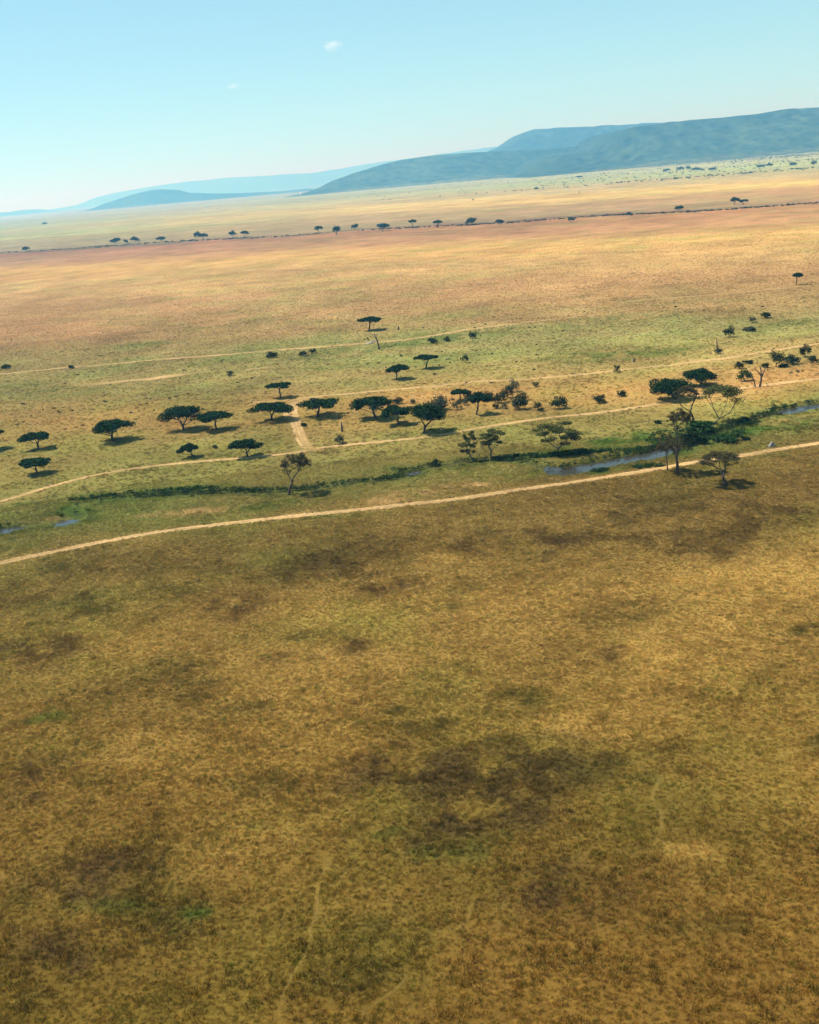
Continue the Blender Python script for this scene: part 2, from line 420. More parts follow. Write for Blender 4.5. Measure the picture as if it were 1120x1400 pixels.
# ------------------------------------------------------------------ ground sheet
def build_ground():
    rr = [0.0, 25, 45, 60]
    while rr[-1] < 46000:
        r = rr[-1]
        f = 0.0085 if r < 190 else 0.0045 if r < 520 else 0.0065 if r < 2500 else 0.011 if r < 12000 else 0.03
        rr.append(r * (1 + f))
    rr = np.array(rr)
    th = list(np.arange(-28, 28.001, 0.14)) + list(np.arange(29, 45, 1.0)) + list(np.arange(45, 315, 5.0)) + list(np.arange(315, 331.5, 1.0))
    th = np.radians(np.array(th))
    nr, na = len(rr) - 1, len(th)
    X = np.outer(rr[1:], np.sin(th)).ravel(); Y = np.outer(rr[1:], np.cos(th)).ravel()
    V = np.zeros((1 + nr * na, 3)); V[1:, 0], V[1:, 1] = X, Y
    V[1:, 2] = ground_z(X, Y)
    i, j = np.meshgrid(np.arange(nr - 1), np.arange(na), indexing='ij')
    j2 = (j + 1) % na
    F = np.stack([1 + i * na + j, 1 + i * na + j2, 1 + (i + 1) * na + j2, 1 + (i + 1) * na + j], -1).reshape(-1, 4)[:, ::-1]
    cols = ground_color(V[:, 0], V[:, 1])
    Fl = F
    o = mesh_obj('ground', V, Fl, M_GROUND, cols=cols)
    # the innermost disc below the camera
    th2 = np.arange(na)
    T = np.stack([np.zeros(na, int), 1 + (th2 + 1) % na, 1 + th2], -1)
    o2 = mesh_obj('tmp', V[:1 + na], T, M_GROUND, cols=cols[:1 + na])
    import bmesh
    bm = bmesh.new(); bm.from_mesh(o.data); bm.from_mesh(o2.data)
    bmesh.ops.remove_doubles(bm, verts=[v for v in bm.verts if v.co.length < 30], dist=0.01)
    bm.to_mesh(o.data); bm.free()
    bpy.data.objects.remove(o2)
    o.data.polygons.foreach_set('use_smooth', np.ones(len(o.data.polygons), bool))
    tag(o, kind='structure')
build_ground()

# ------------------------------------------------------------------ haze: one closed box of thin bluish air
def build_haze():
    s, b, t = 52000, -3, 620
    V = [(-s, -s, b), (s, -s, b), (s, s, b), (-s, s, b), (-s, -s, t), (s, -s, t), (s, s, t), (-s, s, t)]
    F = [(0, 3, 2, 1), (4, 5, 6, 7), (0, 1, 5, 4), (1, 2, 6, 5), (2, 3, 7, 6), (3, 0, 4, 7)]
    mt, n, new, link = new_mat('hazy_air')
    v = new('ShaderNodeVolumePrincipled')
    v.inputs['Color'].default_value = (0.155, 0.515, 0.935, 1)
    v.inputs['Absorption Color'].default_value = (1, 0.70, 0.0, 1)
    v.inputs['Density'].default_value = 9.3e-5
    v.inputs['Density Attribute'].default_value = ''
    v.inputs['Temperature Attribute'].default_value = ''
    v.inputs['Anisotropy'].default_value = 0.4
    o = new('ShaderNodeOutputMaterial'); link(v.outputs[0], o.inputs['Volume'])
    tag(mesh_obj('haze', V, F, mt), kind='stuff')
build_haze()

# ------------------------------------------------------------------ hills
def hill_mat():
    mt, n, new, link = new_mat('bushy_slopes')
    g = new('ShaderNodeNewGeometry')
    a = new('ShaderNodeAttribute'); a.attribute_name = 'tint'
    c = noise_mul(n, new, link, g.outputs['Position'], a.outputs['Color'], 0.014, 0.15, 2.0, 5)
    c = noise_mul(n, new, link, g.outputs['Position'], c, 0.003, 0.75, 1.25, 3)
    b = new('ShaderNodeBsdfDiffuse'); link(c, b.inputs['Color'])
    o = new('ShaderNodeOutputMaterial'); link(b.outputs[0], o.inputs['Surface'])
    return mt
M_HILL = hill_mat()

def build_hill(skyline, dist, foot, seed, plateau=1800, rough=1.0):
    """a ridge: its crest is seen along the skyline pixels at the given distance; slopes run down to the plain in front and behind"""
    cx = []
    for px, py in skyline:
        d = fwd + rgt * (px - 560) / FPX + upv * (700 - py) / FPX
        t = dist / d[1]
        cx.append((d[0] * t, CAM_H + d[2] * t))
    cx = np.array(cx)
    n = 220
    xs = np.linspace(cx[0, 0], cx[-1, 0], n)
    hs = np.interp(xs, cx[:, 0], cx[:, 1])
    hs = hs * (1 + .035 * fbm(xs, xs * 0 + 5, 60 * dist / 8600, seed + 2, 3)); e = np.linspace(0, 1, n); hs = hs * sstep(0, .10, e) * sstep(0, .04, 1 - e)
    k = np.array([1, 2, 3, 2, 1]) / 9
    hs = np.convolve(np.pad(hs, 2, 'edge'), k, 'valid')
    prof = [(-1.0, 0), (-0.86, .04), (-0.7, .12), (-0.55, .24), (-0.42, .40), (-0.3, .58), (-0.2, .68), (-0.12, .78), (-0.05, .93), (0, 1.0)]
    rows = []
    ss = np.interp(np.linspace(0, 1, 34), np.linspace(0, 1, 10), [p[0] for p in prof])
    hh = np.interp(np.linspace(0, 1, 34), np.linspace(0, 1, 10), [p[1] for p in prof])
    back = [(plateau * 0.4, 1.0), (plateau, 0.98), (plateau + foot * 0.4, 0.5), (plateau + foot, -0.02)]
    V = []; C = []
    for s_, h_ in list(zip(ss * foot, hh)) + back:
        y = dist + s_ + 0.35 * foot * fbm(xs, xs * 0 + seed, foot * 0.9, seed, 3) * min(1, abs(s_) / foot * 3)
        gul = fbm(xs, xs * 0 + s_ * 0.25, 420, seed + 5, 5, 0.6)
        z = hs * h_ * (1 + 0.5 * rough * gul * (1 - h_) * (h_ > 0.01)) 
        z = np.where(h_ <= 0.001, -2.0, np.maximum(z, -2.0 + 0 * z))
        V.append(np.stack([xs, y, z], 1))
        base = np.array([0.030, 0.044, 0.022]) if h_ > 0.1 else np.array([0.06, 0.07, 0.035])
        C.append(np.tile(base, (n, 1)) * (1 + 0.5 * fbm(xs, xs * 0 + s_, 700, seed + 9, 4))[:, None])
    V = np.concatenate(V); C = np.clip(np.concatenate(C), 0.01, 1)
    m_ = 34 + len(back)
    i, j = np.meshgrid(np.arange(m_ - 1), np.arange(n - 1), indexing='ij')
    F = np.stack([i * n + j, i * n + j + 1, (i + 1) * n + j + 1, (i + 1) * n + j], -1).reshape(-1, 4)
    tag(mesh_obj('hill', V, F, M_HILL, cols=C, smooth=True), kind='structure')

build_hill([(700, 221), (790, 210), (826, 205), (836, 200), (847, 189), (860, 177), (872, 173), (886, 170), (925, 165.5), (985, 161.5), (1030, 157), (1050, 154.5), (1062, 150), (1090, 148), (1120, 146.5), (1200, 140), (1400, 124)], 8600, 1100, 3)
build_hill([(600, 220), (650, 211), (677, 205), (697, 197), (710, 187), (720, 180), (732, 176.5), (770, 174), (810, 172), (850, 170), (920, 166), (1000, 160), (1150, 148)], 14000, 1600, 13)
build_hill([(395, 258), (436, 254), (455, 247), (480, 238), (510, 228), (550, 218), (590, 213), (630, 209), (680, 207), (720, 205), (780, 201), (830, 200), (900, 196), (1000, 186)], 10300, 900, 23)
build_hill([(20, 292), (104, 281), (130, 270), (165, 262), (200, 256), (240, 250), (300, 244), (360, 240), (400, 238), (430, 236), (470, 230), (500, 224), (540, 219), (600, 211), (680, 200), (800, 188)], 40000, 3500, 33, 4000)
build_hill([(112, 285), (140, 279), (160, 273), (180, 266), (200, 261), (216, 259), (236, 260), (252, 264), (290, 265), (330, 264), (380, 262), (430, 257)], 17000, 900, 43, 500)
build_hill([(-200, 304), (-100, 294), (-20, 292), (10, 290), (30, 287), (48, 287), (62, 290), (110, 289), (150, 284)], 30000, 2000, 53, 1000)

# ------------------------------------------------------------------ tracks and paths
def ribbon(name, P, wd, st, z=0.02, seed=1, ends=True):
    T = np.gradient(P, axis=0); T /= np.linalg.norm(T, axis=1)[:, None] + 1e-9
    N = np.stack([-T[:, 1], T[:, 0]], 1)
    L = np.concatenate([[0], np.cumsum(np.linalg.norm(np.diff(P, axis=0), axis=1))])
    offs = np.array([-.62, -.5, -.36, -.2, 0, .2, .36, .5, .62])
    wts = np.array([0, .55, 1, .9, .62, .9, 1, .55, 0])
    nc = len(offs)
    wv = wd * (1 + 0.6 * fbm(L, L * 0, 24, seed, 4)) 
    sh = 0.25 * wd * fbm(L, L * 0, 23, seed + 4, 3)
    V = np.zeros((len(P), nc, 3))
    for k in range(nc):
        V[:, k, :2] = P + N * (sh + offs[k] * wv)[:, None]
    V[:, :, 2] = z
    V = V.reshape(-1, 3)
    g = ground_color(V[:, 0], V[:, 1])
    w = np.tile(wts, len(P)) * st * np.clip(1 + 0.9 * fbm(V[:, 0], V[:, 1], 9, seed + 8, 4), 0.15, 1.15)
    if ends:
        e = np.minimum(1, np.minimum(L, L[-1] - L) / (0.12 * L[-1] + 1))
        w *= np.repeat(e, nc)
    sand = lin((242, 198, 136)) * 0.53
    sv = 1 + 0.25 * fbm(V[:, 0], V[:, 1], 12, seed + 15, 3)
    c = g + (sand * sv[:, None] - g) * np.clip(w, 0, 1)[:, None]
    i, j = np.meshgrid(np.arange(len(P) - 1), np.arange(nc - 1), indexing='ij')
    F = np.stack([i * nc + j, i * nc + j + 1, (i + 1) * nc + j + 1, (i + 1) * nc + j], -1).reshape(-1, 4)[:, ::-1]
    return tag(mesh_obj(name, V, F, M_TRACK, cols=c), kind='structure')
for q, (nme, P, wd, st) in enumerate(TRACKS):
    ribbon('dirt_track', P, wd, st, 0.02 + 0.004 * q, 100 + q * 7, ends=nme not in ('near', 'middle'))
for q, P in enumerate(PATHS):
    ribbon('footpath', P, 0.34, 0.09, 0.015 + 0.004 * q, 300 + q * 5)

# ------------------------------------------------------------------ water
def water_mat():
    mt, n, new, link = new_mat('still_water')
    b = new('ShaderNodeBsdfPrincipled')
    b.inputs['Base Color'].default_value = (0.035, 0.035, 0.028, 1)
    b.inputs['Roughness'].default_value = 0.15
    b.inputs['IOR'].default_value = 1.28
    g = new('ShaderNodeNewGeometry')
    t = new('ShaderNodeTexNoise'); t.inputs['Scale'].default_value = 1.3; t.inputs['Detail'].default_value = 3
    link(g.outputs['Position'], t.inputs['Vector'])
    bp = new('ShaderNodeBump'); bp.inputs['Strength'].default_value = 0.25; bp.inputs['Distance'].default_value = 0.05
    link(t.outputs['Fac'], bp.inputs['Height']); link(bp.outputs[0], b.inputs['Normal'])
    o = new('ShaderNodeOutputMaterial'); link(b.outputs[0], o.inputs['Surface'])
    return mt
M_WATER = water_mat()
def water_all():
    h = 2.0
    gx = np.arange(STREAM[:, 0].min() - 8, STREAM[:, 0].max() + 8, h); gy = np.arange(STREAM[:, 1].min() - 8, STREAM[:, 1].max() + 8, h)
    X, Y = np.meshgrid(gx, gy, indexing='ij')
    d, wet = stream_depth(X.ravel(), Y.ravel(), True)
    ok = ((d < 5) & (wet > 0.02)).reshape(X.shape)
    ny = len(gy)
    i, j = np.nonzero(ok[:-1, :-1])
    F = np.stack([i * ny + j, (i + 1) * ny + j, (i + 1) * ny + j + 1, i * ny + j + 1], -1)
    used, inv = np.unique(F, return_inverse=True)
    V = np.c_[X.ravel()[used], Y.ravel()[used], np.full(len(used), -.45)]
    tag(mesh_obj('stream_water', V, inv.reshape(F.shape), M_WATER), kind='structure')
water_all()          # the bed lies deep enough to show it only in the pools

# ------------------------------------------------------------------ grass tufts (uncountable: one object per kind, real blades)
rng = np.random.default_rng(11)
def tuft_mesh(name, n, h, rad, wd, seed):
    r = np.random.default_rng(seed)
    V = np.zeros((n * 3, 3)); 
    a = r.uniform(0, 2 * np.pi, n); q = rad * np.sqrt(r.uniform(0, 1, n))
    bx, by = q * np.cos(a), q * np.sin(a)
    t = r.uniform(0, np.pi, n); hh = h * r.uniform(.55, 1.1, n) * (1 - 0.45 * q / rad)
    lean = r.normal(0, .22, (n, 2)) * h + np.stack([bx, by], 1) * .5
    w = wd * r.uniform(.6, 1.3, n)
    V[0::3] = np.stack([bx - w * np.cos(t), by - w * np.sin(t), np.full(n, -.03)], 1)
    V[1::3] = np.stack([bx + w * np.cos(t), by + w * np.sin(t), np.full(n, -.03)], 1)
    V[2::3] = np.stack([bx + lean[:, 0], by + lean[:, 1], hh], 1)
    me = bpy.data.meshes.new(name)
    me.from_pydata(V.tolist(), [], np.arange(n * 3).reshape(-1, 3).tolist())
    me.materials.append(M_GRASS)
    return bpy.data.objects.new(name, me)
protos = bpy.data.collections.new('tuft_kinds')
for k in range(4):
    protos.objects.link(tuft_mesh('tuft_kind', 30, 0.34 + 0.06 * k, 0.42, 0.055, 40 + k))

def instance_points(name, P, scl, tintc):
    me = bpy.data.meshes.new(name)
    n = len(P)
    me.vertices.add(n); me.vertices.foreach_set('co', P.astype(np.float32).ravel())
    a = me.attributes.new('tint', 'FLOAT_COLOR', 'POINT'); c = np.ones((n, 4), np.float32); c[:, :3] = tintc
    a.data.foreach_set('color', c.ravel())
    a = me.attributes.new('scl', 'FLOAT', 'POINT'); a.data.foreach_set('value', scl.astype(np.float32))
    o = bpy.data.objects.new(name, me); COL.objects.link(o)
    ng = bpy.data.node_groups.new(name, 'GeometryNodeTree')
    ng.interface.new_socket('Geometry', in_out='INPUT', socket_type='NodeSocketGeometry')
    ng.interface.new_socket('Geometry', in_out='OUTPUT', socket_type='NodeSocketGeometry')
    N, Lk = ng.nodes.new, ng.links.new
    gi, go = N('NodeGroupInput'), N('NodeGroupOutput')
    ci = N('GeometryNodeCollectionInfo'); ci.inputs['Collection'].default_value = protos; ci.inputs['Separate Children'].default_value = True; ci.inputs['Reset Children'].default_value = True
    ip = N('GeometryNodeInstanceOnPoints'); ip.inputs['Pick Instance'].default_value = True
    na = N('GeometryNodeInputNamedAttribute'); na.data_type = 'FLOAT'; na.inputs['Name'].default_value = 'scl'
    rv = N('FunctionNodeRandomValue'); rv.data_type = 'FLOAT_VECTOR'
    rv.inputs[0].default_value = (-.1, -.1, 0); rv.inputs[1].default_value = (.1, .1, 6.283)
    Lk(gi.outputs[0], ip.inputs['Points']); Lk(ci.outputs[0], ip.inputs['Instance'])
    Lk(rv.outputs[0], ip.inputs['Rotation']); Lk(na.outputs[0], ip.inputs['Scale'])
    Lk(ip.outputs[0], go.inputs[0])
    md = o.modifiers.new('tufts', 'NODES'); md.node_group = ng
    return tag(o, kind='stuff')

def scatter(r0, r1, dens, half):
    area = (r1 * r1 - r0 * r0) * half
    n = int(area * dens)
    r = np.sqrt(rng.uniform(r0 * r0, r1 * r1, n)); t = rng.uniform(-half, half, n)
    return r * np.sin(t), r * np.cos(t)

def keep_off(x, y):
    ok = np.ones(len(x), bool)
    for nme, P, wd, st in TRACKS:
        lo, hi = P.min(0) - 4, P.max(0) + 4
        k = np.nonzero((x > lo[0]) & (x < hi[0]) & (y > lo[1]) & (y < hi[1]))[0]
        if len(k):
            d, _ = poly_dist(x[k], y[k], P)
            ok[k] &= d > wd * 0.52 + rng.normal(0, .25, len(k))
    k = np.nonzero((y < 900))[0]
    ok[k] &= stream_depth(x[k], y[k]) > 2.4
    for P in PATHS:
        lo, hi = P.min(0) - 2, P.max(0) + 2
        k = np.nonzero((x > lo[0]) & (x < hi[0]) & (y > lo[1]) & (y < hi[1]))[0]
        if len(k):
            d, _ = poly_dist(x[k], y[k], P)
            ok[k] &= d > 0.35
    return ok

def grass_field(name, r0, r1, dens, half, smin, smax, contrast, fade=(9e8, 1e9), clump=None, bright=1.58):
    x, y = scatter(r0, r1, dens, half)
    r_ = np.hypot(x, y)
    k = keep_off(x, y) & (rng.uniform(0, 1, len(x)) > sstep(fade[0], fade[1], r_))
    x, y = x[k], y[k]
    c = ground_color(x, y)
    cl = fbm(x, y, 2.6, 401, 3, .6) + 0.5 * fbm(x, y, 11, 405, 2)
    if clump is not None:                           # tussocks gather where the sward is darker
        lum = c.mean(1) / K
        k = rng.uniform(-0.8, 0.8, len(x)) < cl * 1.2 + clump + np.clip((0.13 - lum) * 5, -.3, .5)
        x, y, c, cl = x[k], y[k], c[k], cl[k]
    n = len(x)
    v = np.clip(rng.normal(1.0, contrast, n), 0.45, 1.7)
    c = c * v[:, None] * bright
    gsel = rng.uniform(0, 1, n) < 0.13           # greener forbs in between
    c[gsel] *= np.array([0.62, 0.86, 0.66])
    rsel = rng.uniform(0, 1, n) < 0.07           # dry reddish seed heads
    c[rsel] *= np.array([1.10, 0.90, 0.8])
    s = rng.uniform(smin, smax, n) * (0.85 + 0.4 * np.clip(cl, -.3, .7))
    instance_points(name, np.stack([x, y, np.zeros(n)], 1), s, c)
grass_field('grass', 80, 330, 6.0, R(36), 0.45, 0.95, 0.22)
grass_field('grass_tussocks', 80, 360, 1.5, R(36), 0.75, 1.35, 0.2, clump=-.3, bright=1.08)
grass_field('grass', 330, 1500, 0.36, R(24), 0.9, 1.6, 0.2, (420, 1450))
grass_field('grass_tussocks', 360, 1000, 0.22, R(24), 0.9, 1.6, 0.2, (420, 980), clump=-.2, bright=1.0)

# ------------------------------------------------------------------ plants
def tube(V, F, pts, rad, n=6):
    b = len(V)
    pts = [np.asarray(p, float) for p in pts]
    for i, (p, r_) in enumerate(zip(pts, rad)):
        t = pts[min(i + 1, len(pts) - 1)] - pts[max(i - 1, 0)]
        t = t / (np.linalg.norm(t) + 1e-9)
        a = np.cross(t, [0.3, 0.9, 0.2]); a /= np.linalg.norm(a) + 1e-9
        c = np.cross(t, a)
        for k in range(n):
            w = 2 * math.pi * k / n
            V.append(p + r_ * (math.cos(w) * a + math.sin(w) * c))
    for i in range(len(pts) - 1):
        for k in range(n):
            k2 = (k + 1) % n
            F.append((b + i * n + k, b + i * n + k2, b + (i + 1) * n + k2, b + (i + 1) * n + k))
    F.append(tuple(b + (len(pts) - 1) * n + k for k in range(n)))

def leaf_mesh(C, size, r, flat=0.5):
    n = len(C)
    nv = r.normal(0, 1, (n, 3)); nv[:, 2] = nv[:, 2] * 1.0 + flat * np.sign(nv[:, 2]) * 1.6
    nv /= np.linalg.norm(nv, axis=1)[:, None]
    h = r.normal(0, 1, (n, 3))
    a = np.cross(nv, h); a /= np.linalg.norm(a, axis=1)[:, None]
    b = np.cross(nv, a)
    s = size * r.uniform(.6, 1.3, n)[:, None]
    e = r.uniform(.45, .8, n)[:, None]
    V = np.zeros((n * 4, 3))
    V[0::4] = C - a * s; V[1::4] = C - b * s * e; V[2::4] = C + a * s; V[3::4] = C + b * s * e
    F = np.arange(n * 4).reshape(-1, 4)
    t = np.clip(r.normal(1, .28, n), .4, 1.9)
    hue = r.normal(0, .10, n)
    col = np.stack([t * (1 + hue), t, t * (1 - .5 * hue)], 1)
    return V, F, np.repeat(np.clip(col, .2, 2.2), 4, 0)

def skeleton(fork_nodes, targets, r, sag=0.0):
    """grow branches: each target joins the nearest node already there"""
    nodes = [np.array(p, float) for p in fork_nodes]
    par = [-1] + list(range(len(fork_nodes) - 1))
    base = len(nodes)
    f = nodes[-1]
    path = [0.0] * len(nodes)
    order = sorted(range(len(targets)), key=lambda i: np.linalg.norm(targets[i] - f))
    for i in order:
        t = targets[i]
        A = np.array(nodes[max(0, base - 2):])
        d = np.linalg.norm(A - t, axis=1) + 0.42 * np.array(path[max(0, base - 2):]) + np.where(A[:, 2] > t[2] + .3, 2.0, 0)
        j = int(np.argmin(d)) + max(0, base - 2)
        p = nodes[j]
        L = np.linalg.norm(t - p)
        mid = p + (t - p) * 0.5 + np.array([*r.normal(0, .07 * L, 2), -0.10 * L + sag * L])
        nodes.append(mid); par.append(j); path.append(path[j] + L * .5)
        nodes.append(t); par.append(len(nodes) - 2); path.append(path[-1] + L * .5)
    cnt = [0] * len(nodes)
    for i in range(len(nodes)):
        if i not in par: pass
    haschild = set(par)
    for i in range(len(nodes) - 1, -1, -1):
        if i not in haschild: cnt[i] += 1
        if par[i] >= 0: cnt[par[i]] += cnt[i]
    return nodes, par, cnt

def plant(name, cat, style, bx, by, x0, x1, y0, y1, label, group=None, seed=0, lod=1.0, tiers=(), fork=None):
    r = np.random.default_rng(1000 + seed)
    base = at(bx, by); base[2] = float(ground_z(base[:1], base[1:2])[0]) if style not in ('bush',) else 0
    sc = px_scale(base)
    dep = math.atan2(CAM_H, math.hypot(base[0], base[1]))
    Wd = (x1 - x0) / sc
    cyp, cxp = (y0 + y1) / 2, (x0 + x1) / 2
    Hc = (by - cyp) / sc / math.cos(dep)
    off = (cxp - bx + math.tan(ROLL) * (by - cyp)) / sc
    T = max(((y1 - y0) / sc - Wd * math.sin(dep) * 0.62) / math.cos(dep), 0.22 * Wd)
    Rr = Wd / 2
    root = empty(name, base)
    tag(root, label, cat, group)
    V, F = [], []
    bark, leafm = M_BARK, M_ACACIA
    if style in ('umbrella', 'fan', 'fever', 'bare', 'thin'):
        Hb = max(Hc - T * 0.5, 0.35 * Hc)
        hf = Hb * {'umbrella': .62, 'fan': .3, 'fever': .6, 'bare': .55, 'thin': .6}[style] * r.uniform(.9, 1.1)
        if fork: hf = Hb * fork
        tr = (0.05 + 0.014 * Wd + 0.014 * Hc) * {'umbrella': 1.15, 'fan': .65, 'fever': 1.0, 'bare': .95, 'thin': .7}[style]
        f = np.array([off * .45, r.normal(0, .03) * Hc, hf])
        trunk = [np.array([0, 0, -.15]), np.array([off * .08, 0, hf * .35]) + r.normal(0, .03, 3) * [1, 1, 0] * hf, np.array([off * .25, f[1] * .6, hf * .7]) + r.normal(0, .03, 3) * [1, 1, 0] * hf, f]
        # clump centres over the crown
        if style in ('umbrella', 'fan'):
            nc = int(17 * r.uniform(.7, 1.2)); cv = r.uniform(.3, .65); tl = r.normal(0, .10)
            cl = []
            for i in range(nc):
                q = math.sqrt((i + .35) / nc) * .80
                a = i * 2.39996 + r.normal(0, .3)
                q *= r.uniform(.88, 1.08)
                z = Hc + T * (0.5 * cv - cv * q * q + tl * q * math.cos(a)) + r.normal(0, .07) * T
                cl.append(np.array([off + Rr * q * math.cos(a), Rr * .95 * q * math.sin(a), z]))
            crad, cth, nl, ls, flat = Rr * .34, T * .26, 290, .36, .55
            if style == 'fan':
                crad, cth, nl, ls, leafm, bark = Rr * .30, T * .14, 190, .25, M_FEVER, M_BARK_FEVER
        elif style == 'fever':
            nc = int(28 * r.uniform(.9, 1.1))
            cl = []
            for i in range(nc):
                a = r.uniform(0, 6.283); q = math.sqrt(r.uniform(.02, 1)) * .86
                lay = r.choice([-.36, -.1, .16, .38], p=[.2, .25, .3, .25])
                z = Hc + T * (lay + r.normal(0, .04))
                q *= (1.0 - 0.5 * max(0, lay) if lay > .3 else 1.0 - .35 * max(0, -lay))
                cl.append(np.array([off + Rr * q * math.cos(a), Rr * .9 * q * math.sin(a), z]))
            crad, cth, nl, ls, flat = Rr * .27, T * .075, 190, .25, .7
            leafm, bark = M_FEVER, M_BARK_FEVER
        else:
            nc = 100 if style == 'bare' else 60
            cl = []
            for i in range(nc):
                a = r.uniform(0, 6.283); q = math.sqrt(r.uniform(0, 1)) * .92
                z = Hc + T * (0.42 - 0.5 * q * q - r.uniform(0, .5) ** 1.0 * .9)
                cl.append(np.array([off + Rr * q * math.cos(a), Rr * .9 * q * math.sin(a), z]))
            for (ax0, ax1, ay0, ay1) in tiers:
                for i in range(nc):
                    a = r.uniform(0, 6.283); q = math.sqrt(r.uniform(0, 1)) * .92 * (ax1 - ax0) / sc / 2
                    z = (by - (ay0 + ay1) / 2) / sc; to = ((ax0 + ax1) / 2 - bx + math.tan(ROLL) * (by - (ay0 + ay1) / 2)) / sc
                    cl.append(np.array([to + q * math.cos(a), .9 * q * math.sin(a), z + r.uniform(-.35, .3) * (ay1 - ay0) / sc]))
            crad, cth, nl, ls, flat = Rr * .16, T * .09, 95, .15, .6
            leafm, bark = M_DRY, M_BARK_GREY
        nodes, par, cnt = skeleton(trunk, cl, r)
        tot = cnt[0]
        rad = [max(tr * math.sqrt(c / tot) * (1.15 if i < 4 else .8), .03) for i, c in enumerate(cnt)]
        tube(V, F, trunk, [tr * 1.45, tr * 1.05, tr * .95, max(rad[3], tr * .8)], 8)
        done = set()
        for i in range(4, len(nodes)):
            j = par[i]
            tube(V, F, [nodes[j], nodes[i]], [min(rad[j], rad[i] * 1.4), rad[i]], 5)
        C = []
        for c in cl:
            k = max(6, int(nl * lod * r.uniform(.8, 1.2)))
            u = r.normal(0, 1, (k, 3)); u /= np.linalg.norm(u, axis=1)[:, None]; u *= (r.uniform(0, 1, k) ** .4)[:, None]
            C.append(c + u * [crad * r.uniform(.8, 1.2), crad * r.uniform(.8, 1.2), cth])
        C = np.concatenate(C)
        ls = ls * (Wd / 13.0) ** .5 / lod ** .5
    else:
        bark = M_BARK
        leafm = {'bush': M_BUSH, 'greybush': M_GREYBUSH, 'freshbush': M_GREEN, 'flatbush': M_BUSH}[style]
        Ht = (by - y0) / sc / math.cos(dep) - 0.2 * Rr * math.sin(dep)
        Ht = max(Ht, .5)
        nc = 12
        cl = []
        for i in range(nc):
            a = i * 2.4 + r.normal(0, .4); q = math.sqrt((i + .4) / nc) * .74
            z = Ht * r.uniform(.28, .82) * (1 - .45 * q * q)
            cl.append(np.array([off * .6 + Rr * q * math.cos(a), Rr * .9 * q * math.sin(a), max(z, .25)]))
        stem0 = [np.array([0, 0, -.1]), np.array([off * .2, 0, Ht * .15])]
        nodes, par, cnt = skeleton(stem0, cl, r)
        for i in range(1, len(nodes)):
            tube(V, F, [nodes[par[i]], nodes[i]], [.03 + .012 * math.sqrt(cnt[par[i]]) * Ht * .5, .02 + .01 * math.sqrt(cnt[i]) * Ht * .5], 5)
        C = []
        dens = .75 if style == 'greybush' else 1.0
        for c in cl:
            k = max(6, int(75 * lod * dens))
            u = r.normal(0, 1, (k, 3)); u /= np.linalg.norm(u, axis=1)[:, None]; u *= (r.uniform(0, 1, k) ** .45)[:, None]
            C.append(c + u * [Rr * .36, Rr * .36, Ht * .24])
        C = np.concatenate(C); C[:, 2] = np.maximum(C[:, 2], .06)
        ls, flat = max(.13, .085 * Rr) / lod ** .5, .2
    tn = 'trunk' if style in ('umbrella', 'fan', 'fever', 'bare', 'thin') else 'stem'
    cn = 'crown' if tn == 'trunk' else 'foliage'
    mesh_obj(tn, V, F, bark, root, smooth=True)
    LV, LF, LC = leaf_mesh(C, ls, r, flat)
    mesh_obj(cn, LV, LF, leafm, root, cols=LC)
    return root

AC, SH = 'flat-topped acacias on the plain', 'dark bushes on the plain'
# --- umbrella acacias (base x, y; crown x0, x1, y0, y1 as the photograph shows them)
ACACIAS = [
    (154, 603, 122, 184, 572, 595, 'broad dark acacia standing alone above the middle track, its wide oval shadow right beneath it'),
    (53, 614, 28, 73, 588, 606, 'upper of the two small dark acacias near the left edge of the picture'),
    (51, 648, 25, 71, 624, 640, 'lower of the two small dark acacias near the left edge, closest to the middle track'),
    (-8, 615, -36, 6, 585, 601, 'acacia at the left frame edge of which only the tip of the crown shows'),
    (251, 588, 219, 278, 552, 580, 'tall rounded dark acacia whose crown touches the thinner acacia to its right'),
    (297, 588, 267, 316, 560, 580, 'loose gappy acacia leaning against the tall rounded acacia on its left'),
    (267, 625, 242, 271, 605, 620, 'smallest dark acacia, its trunk leaning left, just above the middle track'),
    (339, 625, 313, 358, 597, 618, 'dark acacia right at the edge of the middle track, left of the track junction'),
    (371, 575, 342, 402, 547, 568, 'flat wide acacia just left of the worn braided crossing track'),
    (384, 544, 363, 399, 521, 533, 'small flat acacia above the top end of the braided crossing track'),
    (434, 570, 405, 469, 543, 562, 'very flat wide acacia just right of the worn braided crossing track'),
    (505, 452, 489, 523, 432, 443, 'lone small acacia farthest up the plain, beyond the far track and the dead tree'),
    (542, 519, 527, 561, 498, 511, 'compact domed acacia above the upper track with a small oval shadow'),
    (583, 504, 567, 601, 484, 494, 'thin pale-green flat acacia just below the row of round bushes'),
    (514, 572, 478, 537, 538, 564, 'dense left-hand tree of the dark acacia clump in the middle of the picture'),
    (546, 580, 518, 563, 551, 574, 'central low domed tree of the dark acacia clump in the middle of the picture'),
    (580, 592, 555, 612, 550, 581, 'right-hand tree of the dark central acacia clump, its shadow touching the middle track'),
    (652, 567, 637, 671, 533, 557, 'dark bushy-crowned acacia rising from the scattered saplings right of the centre clump'),
    (924, 546, 884, 947, 514, 545, 'big dense dome-shaped acacia on the left of the group at right'),
    (958, 527, 933, 980, 502, 526, 'dense dark acacia at the back of the group at right'),
    (1089, 390, 1082, 1097, 373, 381, 'tiny lone acacia on a thin trunk far up the plain near the right edge'),
    (629, 548, 616, 644, 531, 543, 'small flat sapling acacia left of the dark bushy-crowned acacia'),
]
